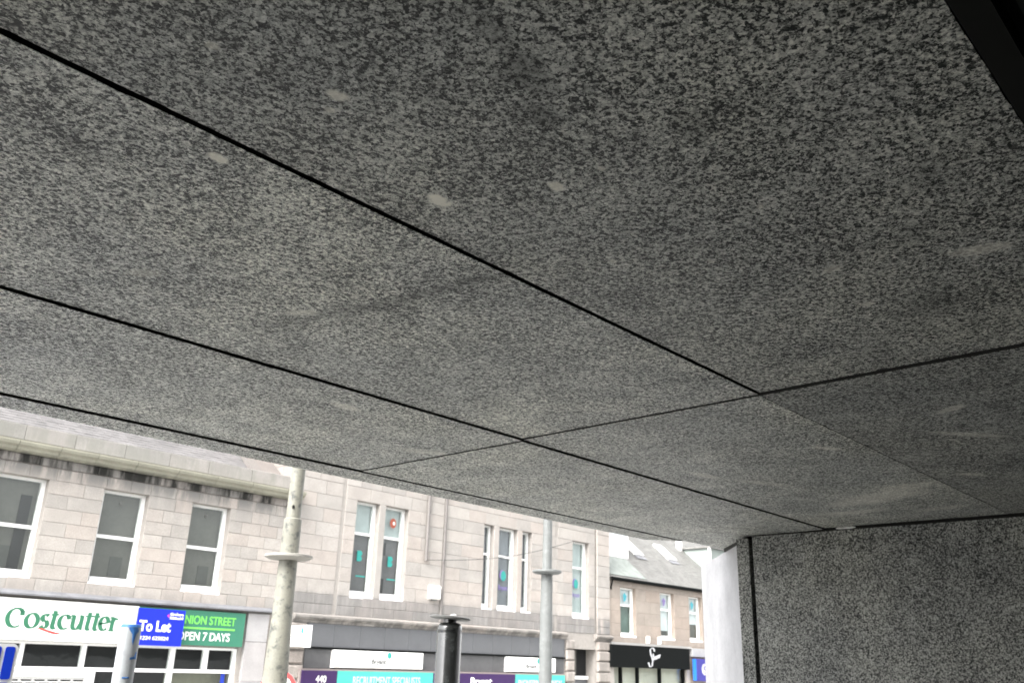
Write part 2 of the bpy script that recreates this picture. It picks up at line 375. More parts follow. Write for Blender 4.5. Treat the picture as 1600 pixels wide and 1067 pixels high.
M['post_white'] = plain('dirty_white_post', (.36, .38, .395), .5, .10, 8, .4, grime=((.22, .23, .24), .5, 16))
M['tape'] = plain('blue_paint', (.045, .17, .46), .5, .2, 25)
M['pipe'] = plain('grey_pipe_and_shadow_line', (.16, .148, .14), .6, .15)  # real pipe, and the tube standing in for the pilaster's shadow line
M['cable'] = plain('cable', (.06, .06, .06), .7)
M['box_white'] = plain('white_plastic', (.80, .79, .76), .5, .04)
M['cheek'] = plain('grey_green_cladding', (.22, .25, .235), .6, .08, 2)

M['gloss_black'].node_tree.nodes['Principled BSDF'].inputs['Coat Weight'].default_value = .8
M['gloss_black'].node_tree.nodes['Principled BSDF'].inputs['Coat Roughness'].default_value = .12

# ------------------------------------------------------------------ ground
YF = 20.0                                   # plane of the facades across the street
ground = structure('ground', MB().box(-400, 400, -400, 400, -1.0, -.48), M['asphalt'])
structure('road', MB().prism([(-60, 7.5), (70, 7.5), (70, 15.5), (-60, 15.5)], -.47, -.44), M['asphalt'])
road = bpy.data.objects['road']
for v in road.data.vertices: v.co.z += .60*(15.5-v.co.y)/8.0
structure('kerb', MB().box(-60, 70, 7.35, 7.5, -.47, .29), M['kerb'])
structure('far_kerb', MB().box(-60, 70, 15.5, 15.65, -.47, -.30), M['kerb'])
structure('pavement', MB().box(-60, 70, 3.93, 7.35, -.47, .3), M['paving'])
structure('far_pavement', MB().box(-60, 70, 15.65, 20.6, -.47, -.304), M['paving'])
structure('landing', MB().box(-5, 8, -2.2, 3.6, -.47, .6).box(-5, 8, 3.6, 3.93, -.47, .45), M['landing'])

# ------------------------------------------------------------------ granite entrance over the camera
ent = thing('granite_entrance', 'dark speckled granite panelled entrance recess with overhead soffit and side wall', 'entrance', (1.0, 1.5, .6))
def soffit(xy, z=SH, th=.03, name='soffit_panel', gain=1.36):
    "one panel with dark mastic on its edges; its stone carries only the smears and damp marks that lie on it"
    xs = [p[0] for p in xy]; ys = [p[1] for p in xy]
    on = lambda q: min(xs)-.15 < q[0] < max(xs)+.15 and min(ys)-.15 < q[1] < max(ys)+.15
    m = granite('soffit_granite', gain, [q for q in smears if on(q)], [q for q in damp if on(q)], .55)
    rnd = random.Random(int(abs(xs[0]*971+ys[0]*577)*10)); out = []
    for k in range(len(xy)):                       # sawn edges wander a little and are chipped here and there
        a = Vector(xy[k]); b = Vector(xy[(k+1) % len(xy)]); L = (b-a).length; e = (b-a)/L; nn = Vector((-e.y, e.x)); n = max(2, int(L/.028)); out.append(tuple(a))
        for q in range(1, n):
            p = a+e*L*(q+rnd.uniform(-.3, .3))/n + nn*(abs(rnd.gauss(0, .0006)) + (rnd.uniform(.0015, .004) if rnd.random() < .035 else 0)); out.append(tuple(p))
    o = MB().slab(out, z, z+th, .0006).build(name, m, ent); o.data.materials.append(M['void'])
    for p in o.data.polygons:
        if abs(p.normal.z) < .3: p.material_index = 1
    return o
def rect(x0, x1, y0, y1): return [(x0, y0), (x1, y0), (x1, y1), (x0, y1)]
Y1, Y2, Y3, XJ = 1.151, 2.075, 2.990, 2.285
j1, j2, j3 = .003, .0022, .0035
soffit(rect(-2.9, -.215, .212, Y1-j1), SH+.006); soffit(rect(-.205, XJ-.004, .212, Y1-j1), SH+.0075, gain=1.14); soffit(rect(XJ+.004, 4.768, .212, Y1-.0007), SH+.0005, gain=1.02)
soffit(rect(-2.9, -.215, Y1+j1, Y2-j2)); soffit(rect(-.205, XJ-.003, Y1+j1, Y2-j2), SH+.0035); soffit(rect(XJ+.003, 4.768, Y1+.0007, Y2-j2), SH)
soffit(rect(-2.9, -.215, Y2+j2, Y3-j3)); soffit(rect(-.205, XJ-.002, Y2+j2, Y3-j3), SH-.003)
soffit([(XJ+.002, Y2+j2), (4.768, Y2+j2), (4.83, 2.58), (5.27, Y3-j3), (XJ+.002, Y3-j3)], SH-.0065)
soffit([(-2.9, Y3+j3), (4.79, Y3+j3), (4.62, 3.15), (-2.9, 3.15)], SH-.0105, .35, 'fascia_panel')
MB().box(-3.0, 5.2, .1, 2.98, SH+.036, SH+.30).build('soffit_backing', M['void'], ent)
MB().prism([(-3.0, -1.5), (6.3, -1.5), (6.3, 2.5), (4.9, 3.08), (-3.0, 3.08)], SH+.36, SH+4.5).build('upper_wall', M['wall_granite'], ent)
MB().prism([(4.9, 2.65), (5.25, 2.97), (6.2, 2.97), (6.2, 2.65)], SH-.028, SH+.34).build('joint_backing', M['void'], ent)
# side wall
MB().box(4.775, 4.805, 1.0, 2.514, .6, SH-.016).build('wall_panel', M['wall_granite'], ent)
MB().box(4.775, 4.805, -1.4, .992, .6, SH-.016).build('wall_panel', M['wall_granite'], ent)
MB().box(4.79, 4.86, 2.548, 2.625, .6, SH-.022).build('return_strip', M['wall_granite'], ent)
MB().box(4.815, 6.2, -1.4, 2.53, .6, SH+.3).build('wall_backing', M['void'], ent)
MB().prism([(4.866, 2.625), (6.2, 2.625), (6.2, 3.55), (5.93, 3.55)], .6, SH-.026).build('splayed_end', M['pale_face'], ent)
# sealant crumbs in the vertical joint and a mortar lump under the soffit
def lump(cx, cy, cz, rx, ry, rz, n=9):
    mb = MB(); k = 8; i0 = 0; rnd = random.Random(int(cx*1000+cz*77))
    for j in range(n):
        ph = math.pi*j/(n-1)
        for a in range(k):
            q = .65+.6*rnd.random(); th = 2*math.pi*a/k
            mb.v.append((cx+rx*q*math.sin(ph)*math.cos(th), cy+ry*(-math.cos(ph))*(1 if j in (0, n-1) else .9+.2*rnd.random()), cz+rz*q*math.sin(ph)*math.sin(th)))
    for j in range(n-1):
        for a in range(k): mb.f.append((j*k+a, j*k+(a+1) % k, (j+1)*k+(a+1) % k, (j+1)*k+a))
    return mb
lump(4.772, 1.955, SH-.006, .008, .055, .007).build('mortar_lump', M['mortar'], ent)
for z, l in ((2.93, .05), (2.86, .03), (2.79, .02)):
    mb = lump(4.779, 0, 0, .004, l, .005); mb.v = [(x, 2.509+zz*.8, z+y) for x, y, zz in mb.v]
    mb.build('sealant', M['mortar'], ent)
# dark head of the doorway with its roller and guide
MB().box(-2.9, 4.76, .168, .207, SH-.008, SH+.12).build('door_header', M['black_metal'], ent)
mb = MB(); mb.lathe(0, 0, [(-2.9, .055), (4.7, .055)], 24); mb.v = [(z, .085+x, SH+.06+y) for x, y, z in mb.v]
mb.build('shutter_roller', M['rubber'], ent, True)
MB().box(-2.9, 4.76, .138, .150, SH+.01, SH+.10).build('shutter_guide', M['guide'], ent)
MB().box(-2.9, 4.76, -1.4, .03, SH, SH+.3).build('lobby_ceiling', M['void'], ent)
MB().box(-3.1, 4.8, -1.5, -1.42, .6, SH+.3).build('lobby_door', M['black_metal'], ent)
MB().box(-3.2, -2.92, -1.4, 2.6, .6, SH+.3).build('wall_panel', M['wall_granite'], ent)

# ------------------------------------------------------------------ facade helpers
def wall_boxes(x0, x1, z0, z1, holes, yf, th):
    mb = MB(); zs = sorted({z0, z1, *[min(max(h[k], z0), z1) for h in holes for k in (2, 3)]})
    for a, b in zip(zs, zs[1:]):
        zc = (a+b)/2; cuts = sorted([(h[0], h[1]) for h in holes if h[2] < zc < h[3]]); x = x0
        for c0, c1 in cuts:
            if c0 > x: mb.box(x, c0, yf, yf+th, a, b)
            x = max(x, c1)
        if x < x1: mb.box(x, x1, yf, yf+th, a, b)
    return mb
def ashlar_courses(parent, mat, x0, x1, zs, holes, yf, lo, hi, joint=.004, proud=.012, rnd=random, low=None):
    for ci, (a, b) in enumerate(zip(zs, zs[1:])):
        zc = (a+b)/2; cuts = sorted([(h[0], h[1]) for h in holes if h[2] < zc < h[3]]); spans = []; x = x0
        for c0, c1 in cuts:
            if c0 > x+.02: spans.append((x, c0))
            x = max(x, c1)
        if x < x1-.02: spans.append((x, x1))
        for s0, s1 in spans:
            L = s1-s0; n = max(1, round(L/((lo+hi)/2))); cuts2 = [s0]
            for k in range(1, n):
                cuts2.append(s0+L*(k+(.24 if ci % 2 else -.24)+rnd.uniform(-.12, .12))/n)
            cuts2.append(s1)
            for p, q in zip(cuts2, cuts2[1:]):
                d = proud+rnd.uniform(-.003, .004)
                MB().stone(p+joint, q-joint, yf-d, yf+.02, a+joint, b-joint, .006).build('stone', mat if low is None or b > low[0] else low[1], parent)
def window(parent, x0, x1, z0, z1, rail, yf, upper, lower, depth=.17, jamb=.085, foot=.15, label=None, pane_hook=None):
    "sash window in a stone opening: white frame, two panes and what hangs behind them"
    y = yf+depth; mb = MB()
    mb.box(x0, x0+jamb, y, y+.09, z0, z1); mb.box(x1-jamb, x1, y, y+.09, z0, z1)
    mb.box(x0+jamb, x1-jamb, y+.004, y+.09, z1-.06, z1); mb.box(x0+jamb, x1-jamb, y-.03, y+.09, z0, z0+foot)
    mb.box(x0+jamb, x1-jamb, y+.002, y+.07, rail-.035, rail+.035)
    w = mb.build('window', M['white'], parent)
    MB().box(x0+.006, x1-.006, yf-.012, y-.032, z0-.03, z0+.035).build('sill', M['white'], w)
    MB().box(x0+jamb, x1-jamb, y+.03, y+.036, rail+.035, z1-.06).build('pane', M['glass'], w)
    MB().box(x0+jamb, x1-jamb, y+.045, y+.051, z0+foot, rail-.035).build('pane', M['glass'], w)
    MB().box(x0-.15, x1+.15, y+.14, y+.16, rail, z1+.1).build('upper_blind', M[upper], w)
    MB().box(x0-.15, x1+.15, y+.145, y+.165, z0-.1, rail-.002).build('lower_blind', M[lower], w)
    return w, y

# ------------------------------------------------------------------ left building
A = thing('stone_building', 'pale pink stone building with slate roof, heavy cornice and convenience shop below', 'building', (8, YF, -.3))
AX0, AX1 = 2.4, 13.32
wA = [(5.98, 7.08, 3.65, 5.68), (8.26, 9.30, 3.65, 5.68), (10.39, 11.40, 3.65, 5.68), (3.6, 4.65, 3.65, 5.68)]
shop_holes = [(6.0, 12.1, -.3, 2.44)]
wall_boxes(AX0, AX1, -.3, 6.4, wA+shop_holes, YF, .5).build('wall', M['mortar_wall'], A)
zsA = [3.40, 3.65] + [3.65+.29*k for k in range(1, 8)] + [5.93]
ashlar_courses(A, M['ashA'], AX0, AX1, zsA, wA, YF, .42, .66)
# frieze, cornice and parapet stones
x = AX0
while x < AX1-.1:
    w = min(random.uniform(1.0, 1.7), AX1-x); w = AX1-x if AX1-x-w < .5 else w
    MB().stone(x+.004, x+w-.004, YF-.04, YF+.02, 5.945, 6.12, .006).build('frieze_stone', M['frieze'], A); x += w
x = AX0
while x < AX1-.1:
    w = min(random.uniform(.75, 1.05), AX1-x); w = AX1-x if AX1-x-w < .4 else w
    mb = MB(); pr = [(YF+.02, 6.125), (YF-.14, 6.135), (YF-.22, 6.16), (YF-.24, 6.21), (YF-.32, 6.25), (YF-.34, 6.30), (YF-.34, 6.34), (YF+.02, 6.40)]
    n = len(pr); i = 0
    mb.v = [(x+.005, a, b) for a, b in pr]+[(x+w-.005, a, b) for a, b in pr]
    mb.f = [tuple(range(n)), tuple(reversed(range(n, 2*n)))]+[(k, n+k, n+(k+1) % n, (k+1) % n) for k in range(n)]
    mb.build('cornice_stone', M['cornice'], A); x += w
x = AX0
while x < AX1-.1:
    w = min(random.uniform(.9, 1.25), AX1-x); w = AX1-x if AX1-x-w < .5 else w
    MB().stone(x+.003, x+w-.003, YF-.05, YF+.25, 6.405, 6.725, .008).build('parapet_stone', M['parapet'], A); x += w
def slates(name, parent, mat, x0, x1, y0, z0, m, rows, course=.20, sw=.28, xfun=None):
    mb = MB(); L = math.hypot(1, m); dy, dz = 1/L, m/L; ny, nz = -dz, dy; rnd = random.Random(5)
    for r in range(rows):
        y = y0+dy*course*r; z = z0+dz*course*r; x = x0-(.5*sw if r % 2 else 0)
        while x < x1:
            a = max(x, x0); b = min(x+sw-.006, x1)
            if b-a > .03:
                t = course*.09+rnd.uniform(-.003, .004); l = course*1.25
                p0 = (a, y+ny*t, z+nz*t); p1 = (b, y+ny*t, z+nz*t)
                p2 = (b, y+dy*l+ny*.004, z+dz*l+nz*.004); p3 = (a, y+dy*l+ny*.004, z+dz*l+nz*.004)
                mb.poly([p0, p1, p2, p3]); mb.poly([(a, y, z), (b, y, z), p1, p0])
            x += sw
    o = mb.build(name, mat, parent); o['kind'] = 'stuff'; return o
ROOFM = .8
MB().poly([(AX0, 20.45, 6.47), (AX1, 20.45, 6.47), (AX1, 25, 6.47+4.55*ROOFM), (AX0, 25, 6.47+4.55*ROOFM)]).poly([(AX0, 20.45, 6.47), (AX0, 25, 6.47+4.55*ROOFM), (AX0, 29.5, 6.47)]).build('roof', M['slateA'], A)
slates('slates', A, M['slateA'], AX0, 12.32, 20.47, 6.50, ROOFM, 26, .125, .22)
mb = MB(); y1 = 24.9
for (xa, xb, h) in ((12.33, 12.62, .16), (12.66, 13.3, .07)):
    mb2 = MB(); s = ROOFM
    pts = [(20.47, 6.49), (y1, 6.49+(y1-20.47)*s)]
    mb2.v = [(xa, pts[0][0], pts[0][1]), (xb, pts[0][0], pts[0][1]), (xb, pts[0][0], pts[0][1]+h), (xa, pts[0][0], pts[0][1]+h),
             (xa, pts[1][0], pts[1][1]), (xb, pts[1][0], pts[1][1]), (xb, pts[1][0], pts[1][1]+h), (xa, pts[1][0], pts[1][1]+h)]
    mb2.f = [(0,1,2,3), (4,7,6,5), (0,4,5,1), (1,5,6,2), (2,6,7,3), (3,7,4,0)]
    mb2.build('skew_stone', M['skew'], A)
for h, (up, lw) in zip(wA, (('blindA', 'blindA'), ('blindA', 'blindA'), ('blindA', 'blindA'), ('blindA', 'blindA2'))):
    w, y = window(A, h[0], h[1], h[2], h[3], 4.67, YF, up, lw)
    if h[0] > 8: # round vent in the upper pane
        mb = MB(); mb.lathe(0, 0, [(0, .0005), (0, .04), (.012, .04), (.014, .028)], 14); cx = (h[0]+h[1])/2-.02
        mb.v = [(cx+a, y+.026-c, 5.43+b) for a, b, c in mb.v]; mb.build('pane_vent', M['cap_grey'], w)
    if h[0] > 5.5:
        MB().box(h[0]+.52, h[0]+.80, y+.125, y+.138, h[2]+.2, h[2]+.62).build('furniture', M['blindA2'], w)
    if 5.5 < h[0] < 7:
        MB().box(h[0]+.70, h[0]+.92, y+.10, y+.12, h[2]+.1, h[3]-.35).build('dark_cabinet', M['black_room'], w)
# lead ledge above the shop
MB().box(AX0, 12.85, YF-.16, YF+.02, 3.27, 3.33).build('ledge', M['soot'], A)
mb = MB(); mb.v = [(AX0, YF-.19, 3.332), (12.86, YF-.19, 3.332), (12.86, YF-.012, 3.41), (AX0, YF-.012, 3.41), (AX0, YF-.19, 3.30), (12.86, YF-.19, 3.30)]
mb.f = [(0, 1, 2, 3), (4, 5, 1, 0)]; mb.build('lead_flashing', M['lead'], A)
for i, z in enumerate((-.3, .7, 1.7, 2.6)):
    MB().stone(12.21, 12.80, YF-.09, YF+.02, z+.004, (z+1.0 if i < 2 else (2.6 if i == 2 else 3.265))-.004, .006).build('pilaster_stone', M['greystone'], A)
for z in [-.3+.36*k for k in range(10)]:
    MB().stone(12.83, 13.30, YF-.02-.02*random.random(), YF+.02, z+.005, min(z+.36, 3.26)-.005, .01).build('quoin_stone', M['rustic'], A)
# shop window framing
def bars(lst, y0, y1, mat, parent, name):
    for x0, x1, z0, z1 in lst: MB().box(x0, x1, y0, y1, z0, z1).build(name, mat, parent)
SY = YF+.05
tr_x = [(7.20, 7.28), (8.44, 8.53), (9.34, 9.52), (10.42, 10.54), (11.25, 11.37), (12.02, 12.16)]
bars([(a, b, -.3, 2.43) for a, b in (tr_x[2], tr_x[5], tr_x[3])]+[(a, b, 1.955, 2.43) for a, b in (tr_x[0], tr_x[1], tr_x[4])], SY, SY+.10, M['white'], A, 'mullion')
bars([(6.0, 12.02, 1.875, 1.95)], SY+.004, SY+.095, M['white'], A, 'transom')
bars([(6.0, 12.02, 2.38, 2.435)], SY+.004, SY+.095, M['white'], A, 'head_frame')
xs = [6.0]+[v for t in tr_x for v in t]
for a, b in zip(xs[0::2], xs[1::2]): MB().box(a, b, SY+.05, SY+.056, 1.95, 2.38).build('pane', M['glass'], A)
for a, b in ((8.80, 9.34), (9.52, 10.42), (10.54, 12.02)): MB().box(a, b, SY+.05, SY+.056, -.3, 1.875).build('pane', M['glass'], A)
MB().box(6.0, 12.1, SY+.25, SY+.27, 1.91, 2.44).build('shop_room', M['black_room'], A)
MB().box(8.6, 10.48, SY+.25, SY+.27, -.3, 1.909).build('shop_room', M['black_room'], A)
MB().box(10.48, 12.1, SY+.35, SY+.37, -.3, 1.909).build('shop_room', M['olive_room'], A)
MB().box(11.80, 11.9, SY+.07, SY+.08, 1.2, 1.87).build('window_poster', M['road_blue'], A)
# perforated shutter in the left opening
sh = MB().box(6.0, 8.70, SY+.02, SY+.10, 1.74, 1.87).build('shutter', M['shutter'], A)
for k in range(12):
    z1 = 1.735-.06*k
    mb = MB(); mb.box(6.0, 8.62, SY+.04, SY+.07, z1-.03, z1)
    x = 6.0+(.1 if k % 2 else 0)
    while x < 8.6: mb.box(x, x+.05, SY+.045, SY+.065, z1-.058, z1-.0305); x += .26
    mb.build('shutter_slat', M['shutter'], sh)
MB().box(6.0, 8.62, SY+.2, SY+.22, -.3, 1.90).build('shutter_recess', M['black_room'], sh)
MB().box(8.62, 8.70, SY+.01, SY+.11, -.3, 1.74).build('shutter_rail', M['white'], sh)
MB().box(8.70, 8.80, SY, SY+.10, -.3, 1.87).build('door_post', M['white'], A)

# shop sign with nib-drawn serif lettering
sg = thing('shop_sign', 'long white shop sign reading Costcutter in green with red swoosh', 'sign', (8, YF-.1, 2.44))
MB().box(5.2, 9.49, YF-.15, YF-.03, 2.445, 3.235).build('sign_board', M['sign_white'], sg)
def arc(cx, cy, rx, ry, a0, a1, n=18): return [(cx+rx*math.cos(R(a0+(a1-a0)*k/n)), cy+ry*math.sin(R(a0+(a1-a0)*k/n))) for k in range(n+1)]
X = 165
strokes = [
 arc(150, 107, 88, 104, 48, 305, 28), [(212, 183), (214, 140)],                                   # C
 arc(330, 82, 64, 80, 0, 360, 30),                                                                   # o
 arc(478, 120, 34, 38, 40, 240, 12)+arc(470, 46, 36, 42, 60, -150, 14),                             # s
 [(578, 200), (566, 40)]+arc(590, 30, 24, 26, 180, 300, 8), [(540, 158), (618, 162)],                # t
 arc(700, 82, 62, 80, 55, 305, 22), [(738, 150), (742, 118)],                                        # c
 [(768, 160), (800, 160), (795, 60)]+arc(832, 45, 36, 42, 180, 330, 10)+[(880, 60)], [(870, 162), (896, 160), (888, 10), (908, 6)],   # u
 [(982, 200), (968, 40)]+arc(992, 30, 24, 26, 180, 300, 8), [(938, 158), (1020, 162)],                # t
 [(1072, 200), (1058, 40)]+arc(1082, 30, 24, 26, 180, 300, 8), [(1020, 160), (1108, 162)],             # t
 [(1118, 78), (1212, 96)]+arc(1170, 84, 50, 78, 10, 312, 22),                                         # e
 [(1240, 158), (1274, 160), (1264, 6)], [(1238, 4), (1292, 4)], [(1274, 110), (1296, 148), (1330, 140)]]  # r
def nib(strokes, fx, nibv, thin, y0):
    mb = MB(); k = 0
    for st in strokes:
        for (xa, ya), (xb, yb) in zip(st, st[1:]):
            d = Vector((xb-xa, yb-ya)); L = d.length
            if L < 1e-6: continue
            d /= L; nv = Vector(nibv); nrm = Vector((-d.y, d.x)); h = max(abs(nv.dot(nrm))/2, thin/2)
            e = min(h*.5, 5.0); a = Vector((xa, ya))-d*e; b = Vector((xb, yb))+d*e; k += 1
            y = y0-.00015*(k % 7)
            q = [a+nrm*h, a-nrm*h, b-nrm*h, b+nrm*h]
            mb.poly([(fx(p)[0], y, fx(p)[1]) for p in q])
    return mb
def cc(p): return (6.80+(p[0]-45)/1290*2.26, 2.675+p[1]*.00172+ (p[0]-45)/1290*.02)
nib(strokes, cc, (50, 12), 19, YF-.156).build('lettering', M['cc_green'], sg)
sw_t = [(365, -6), (450, 2), (540, -20), (620, -40), (690, -50)]; sw_b = [(640, -62), (580, -56), (500, -32), (430, -10)]
MB().poly([(cc(p)[0], YF-.157, cc(p)[1]) for p in sw_t+sw_b]).build('swoosh', M['cc_red'], sg)

gs = thing('shop_sign', 'dark green shop board with lime street name and white opening days', 'sign', (11.2, YF-.1, 2.48))
MB().box(9.50, 12.18, YF-.13, YF-.03, 2.47, 3.235).build('sign_board', M['board_green'], gs)
lettering(gs, M['lime'], 'UNION STREET', 10.48, 11.93, 2.93, 3.12, YF-.135, bold=.012)
MB().box(10.48, 11.93, YF-.138, YF-.128, 2.825, 2.865).build('underline', M['lime'], gs)
lettering(gs, M['sign_white'], 'OPEN 7 DAYS', 10.50, 11.82, 2.575, 2.76, YF-.135, bold=.012)
tl = thing('letting_board', 'bright blue To Let board fixed over the white and green shop signs', 'sign', (10, YF-.25, 2.42))
MB().box(9.50, 10.60, YF-.27, YF-.24, 2.43, 3.20).build('board', M['blue'], tl)
lettering(tl, M['sign_white'], 'To Let', 9.56, 10.30, 2.72, 2.95, YF-.275, bold=.03)
lettering(tl, M['sign_white'], '01224 625024', 9.55, 10.28, 2.545, 2.625, YF-.275, bold=.008)
lettering(tl, M['sign_white'], 'Graham', 10.24, 10.56, 3.08, 3.14, YF-.275, bold=.02)
lettering(tl, M['sign_white'], 'Sibbald', 10.24, 10.56, 3.0, 3.06, YF-.275, bold=.02)
MB().poly([(10.17, YF-.276, 3.07), (10.22, YF-.276, 3.03), (10.22, YF-.276, 3.11)]).build('pink_mark', M['pink'], tl)
MB().box(9.6, 9.64, YF-.24, YF-.15, 2.5, 2.54).box(10.4, 10.44, YF-.24, YF-.13, 3.1, 3.14).build('bracket', M['cap_grey'], tl)

# ------------------------------------------------------------------ middle building
B = thing('stone_building', 'tall pale ashlar building with mullioned windows above a grey recruitment office front', 'building', (20, YF, -.3))
BX0, BX1 = 13.36, 26.86
w4 = [(15.24, 16.05), (16.28, 17.14)]; w5 = [(20.34, 20.79), (21.03, 21.91), (22.15, 22.63)]; w6 = [(24.80, 25.74)]
wB = [(a, b, 3.86, 6.45) for a, b in w4+w5+w6]
wall_boxes(BX0, BX1, -.3, 9.6, wB+[(24.86, 26.14, -.3, 2.84)], YF, .5).build('wall', M['mortar_wall'], B)
MB().box(BX0+.002, BX0+.4, YF+.5, 30, 3.0, 10.2).build('flank_wall', M['flank'], B)
for k in range(7):
    for j in range(8):
        z = 6.2+.5*k; y0 = YF+.52+.9*j+(.45 if k % 2 else 0)
        mb = MB().stone(0, .89, 0, .03, 0, .49, .006); mb.v = [(BX0-.008+b, y0+a, z+c) for a, b, c in mb.v]; mb.f = [tuple(reversed(q)) for q in mb.f]
        mb.build('flank_stone', M['flank'], B)
zsB = [3.36, 3.61, 3.86]+[3.86+.37*k for k in range(1, 8)]+[6.45+.37*k for k in range(1, 5)]
gro = [(14.72, 14.84, 3.3, 9.7), (18.56, 18.68, 3.3, 9.7), (23.84, 23.98, 3.3, 9.7), (26.06, 26.12, 3.3, 9.7)]
mull = [(16.05, 16.28, 3.86, 6.45), (20.79, 21.03, 3.86, 6.45), (21.91, 22.15, 3.86, 6.45)]
ashlar_courses(B, M['ashB'], BX0, 18.56, zsB, wB+gro+mull, YF, .55, .85, low=(3.87, M['ashB_low']))
ashlar_courses(B, M['ashB'], 18.68, 23.84, zsB, wB+mull, YF, .6, .95, low=(3.87, M['ashB_low']))
ashlar_courses(B, M['ashB'], 23.98, 26.06, zsB, wB, YF, .5, .8, low=(3.87, M['ashB_low']))
ashlar_courses(B, M['ashB'], 26.12, BX1, zsB, [], YF-.06, .8, .9, proud=.03)
MB().box(BX0, BX1, YF-.02, YF+.3, 8.0, 9.6).build('upper_storey', M['ashB'], B)
for h in mull: MB().stone(h[0]+.004, h[1]-.004, YF-.016, YF-.001, h[2], h[3], .008).build('mullion', M['ashB'], B)
wins = {}
for (a, b) in w4: wins[a] = window(B, a, b, 3.86, 6.45, 5.58, YF, 'blindB', 'roomB', jamb=.10, foot=.17)
for (a, b) in w5: wins[a] = window(B, a, b, 3.86, 6.45, 5.55, YF, 'roomB2', 'roomB2', jamb=.075 if b-a < .6 else .11, foot=.17)
for (a, b) in w6: wins[a] = window(B, a, b, 3.86, 6.45, 5.55, YF, 'blindB', 'blindB', jamb=.10, foot=.17)
def disc(cx, cz, rx, rz, y, n=20): return [(cx+rx*math.cos(2*math.pi*k/n), y, cz+rz*math.sin(2*math.pi*k/n)) for k in range(n)]
def sticker_b(w, y, cx, cz, s):
    mb = MB().box(cx-.11*s, cx-.04*s, y+.028, y+.03, cz-.2*s, cz+.2*s)
    for dz in (.1, -.1): mb.v += [];  mb.poly(disc(cx+.02*s, cz+dz*s, .12*s, .105*s, y+.0275-.0005*(dz > 0)))
    mb.build('sticker', M['teal_dark'], w)
w, y = wins[15.24]; sticker_b(w, y, 15.62, 4.98, .72); MB().box(15.55, 15.88, y+.028, y+.03, 4.42, 4.455).build('sticker_line', M['teal_dark'], w)
w, y = wins[16.28]; sticker_b(w, y, 16.73, 4.93, .72); MB().box(16.66, 16.98, y+.028, y+.03, 4.42, 4.455).build('sticker_line', M['teal_dark'], w)
mb = MB(); mb.poly(disc(16.74, 6.02, .12, .14, y+.02)); mb.build('round_sticker', M['orange'], w)
MB().poly(disc(16.77, 6.02, .045, .05, y+.018)).build('sticker_mark', M['sign_white'], w)
MB().box(16.36, 16.62, y+.12, y+.14, 3.95, 4.45).build('office_chair', M['black_room'], w)
MB().box(16.50, 16.62, y+.12, y+.14, 5.1, 5.45).build('monitor', M['black_room'], w)
def bryant_sticker(w, y, cx, cz, s):
    MB().poly(disc(cx-.06*s, cz+.02, .17*s, .20*s, y+.029)).build('sticker_shade', M['violet_text'], w)
    MB().poly(disc(cx, cz, .15*s, .20*s, y+.027)).build('sticker_leaf', M['teal_dark'], w)
    link('lettering', text_mesh('Bryant', cx-.27*s, cx+.27*s, cz-.62*s, cz-.36*s, y+.027), M['violet_text'], w)
w, y = wins[21.03]; bryant_sticker(w, y, 21.5, 4.95, .8)
w, y = wins[24.80]; bryant_sticker(w, y, 25.25, 5.0, .8)
# string course
def moulding(x0, x1, name, parent, mat, z0=3.13, z1=3.36, pr=.17, seg=1.1):
    x = x0
    while x < x1-.05:
        wd = min(seg*random.uniform(.85, 1.15), x1-x); wd = x1-x if x1-x-wd < .4 else wd
        p = [(YF+.02, z0), (YF-pr*.35, z0), (YF-pr*.45, z0+.06), (YF-pr*.8, z0+.09), (YF-pr, z0+.13), (YF-pr, z0+.18), (YF-pr*.2, z1), (YF+.02, z1)]
        n = len(p); mb = MB(); mb.v = [(x+.003, a, b) for a, b in p]+[(x+wd-.003, a, b) for a, b in p]
        mb.f = [tuple(range(n)), tuple(reversed(range(n, 2*n)))]+[(k, n+k, n+(k+1) % n, (k+1) % n) for k in range(n)]
        mb.build(name, mat, parent); x += wd
moulding(13.5, 24.42, 'string_course_stone', B, M['string']); moulding(26.02, 26.98, 'string_course_stone', B, M['string'])
# grey shopfront
x = 13.98
while x < 24.35:
    wd = min(.86, 24.36-x); MB().stone(x+.003, x+wd-.003, YF-.05, YF+.02, 2.55, 3.125, .005).build('fascia_panel', M['grey_paint'], B); x += wd
MB().box(13.96, 24.38, YF-.09, YF+.01, 2.505, 2.545).build('dark_trim', M['black_sign'], B)
x = 13.98
while x < 24.35:
    wd = min(1.73, 24.36-x); MB().stone(x+.002, x+wd-.002, YF-.03, YF+.02, 2.03, 2.50, .004).build('recess_panel', M['grey_paint2'], B); x += wd
for x0, x1, seed in ((13.40, 13.92, 1), (24.42, 24.86, 2), (26.14, 26.84, 3)):
    for k in range(10):
        z = -.3+.345*k; mb = MB(); r_ = random.Random(seed*50+k)
        mb.stone(x0, x1, YF-.10-.05*r_.random(), YF+.02, z+.012, min(z+.345, 3.125)-.012, .045); mb.build('rusticated_block', M['rustic'], B)
MB().box(14.0, 24.36, YF-.05, YF+.02, -.3, 1.3).build('stall_riser', M['grey_paint2'], B)
mb = MB().box(24.86, 26.14, YF+.44, YF+.46, -.3, 2.84); mb.build('doorway_back', M['black_room'], B)
MB().box(25.0, 25.52, YF+.38, YF+.43, 1.98, 2.80).build('door_light', M['blindA'], B)
MB().box(24.90, 26.1, YF+.3, YF+.43, 1.86, 1.97).build('door_head', M['white'], B)
MB().box(24.95, 26.08, YF+.36, YF+.42, -.3, 1.85).build('door', M['grey_paint'], B)
mb = MB(); mb.tube([(17.86, YF-.08, 5.05), (17.86, YF-.08, 9.5)], .05, 12); mb.build('downpipe_and_shadow_line', M['pipe'], B, True)
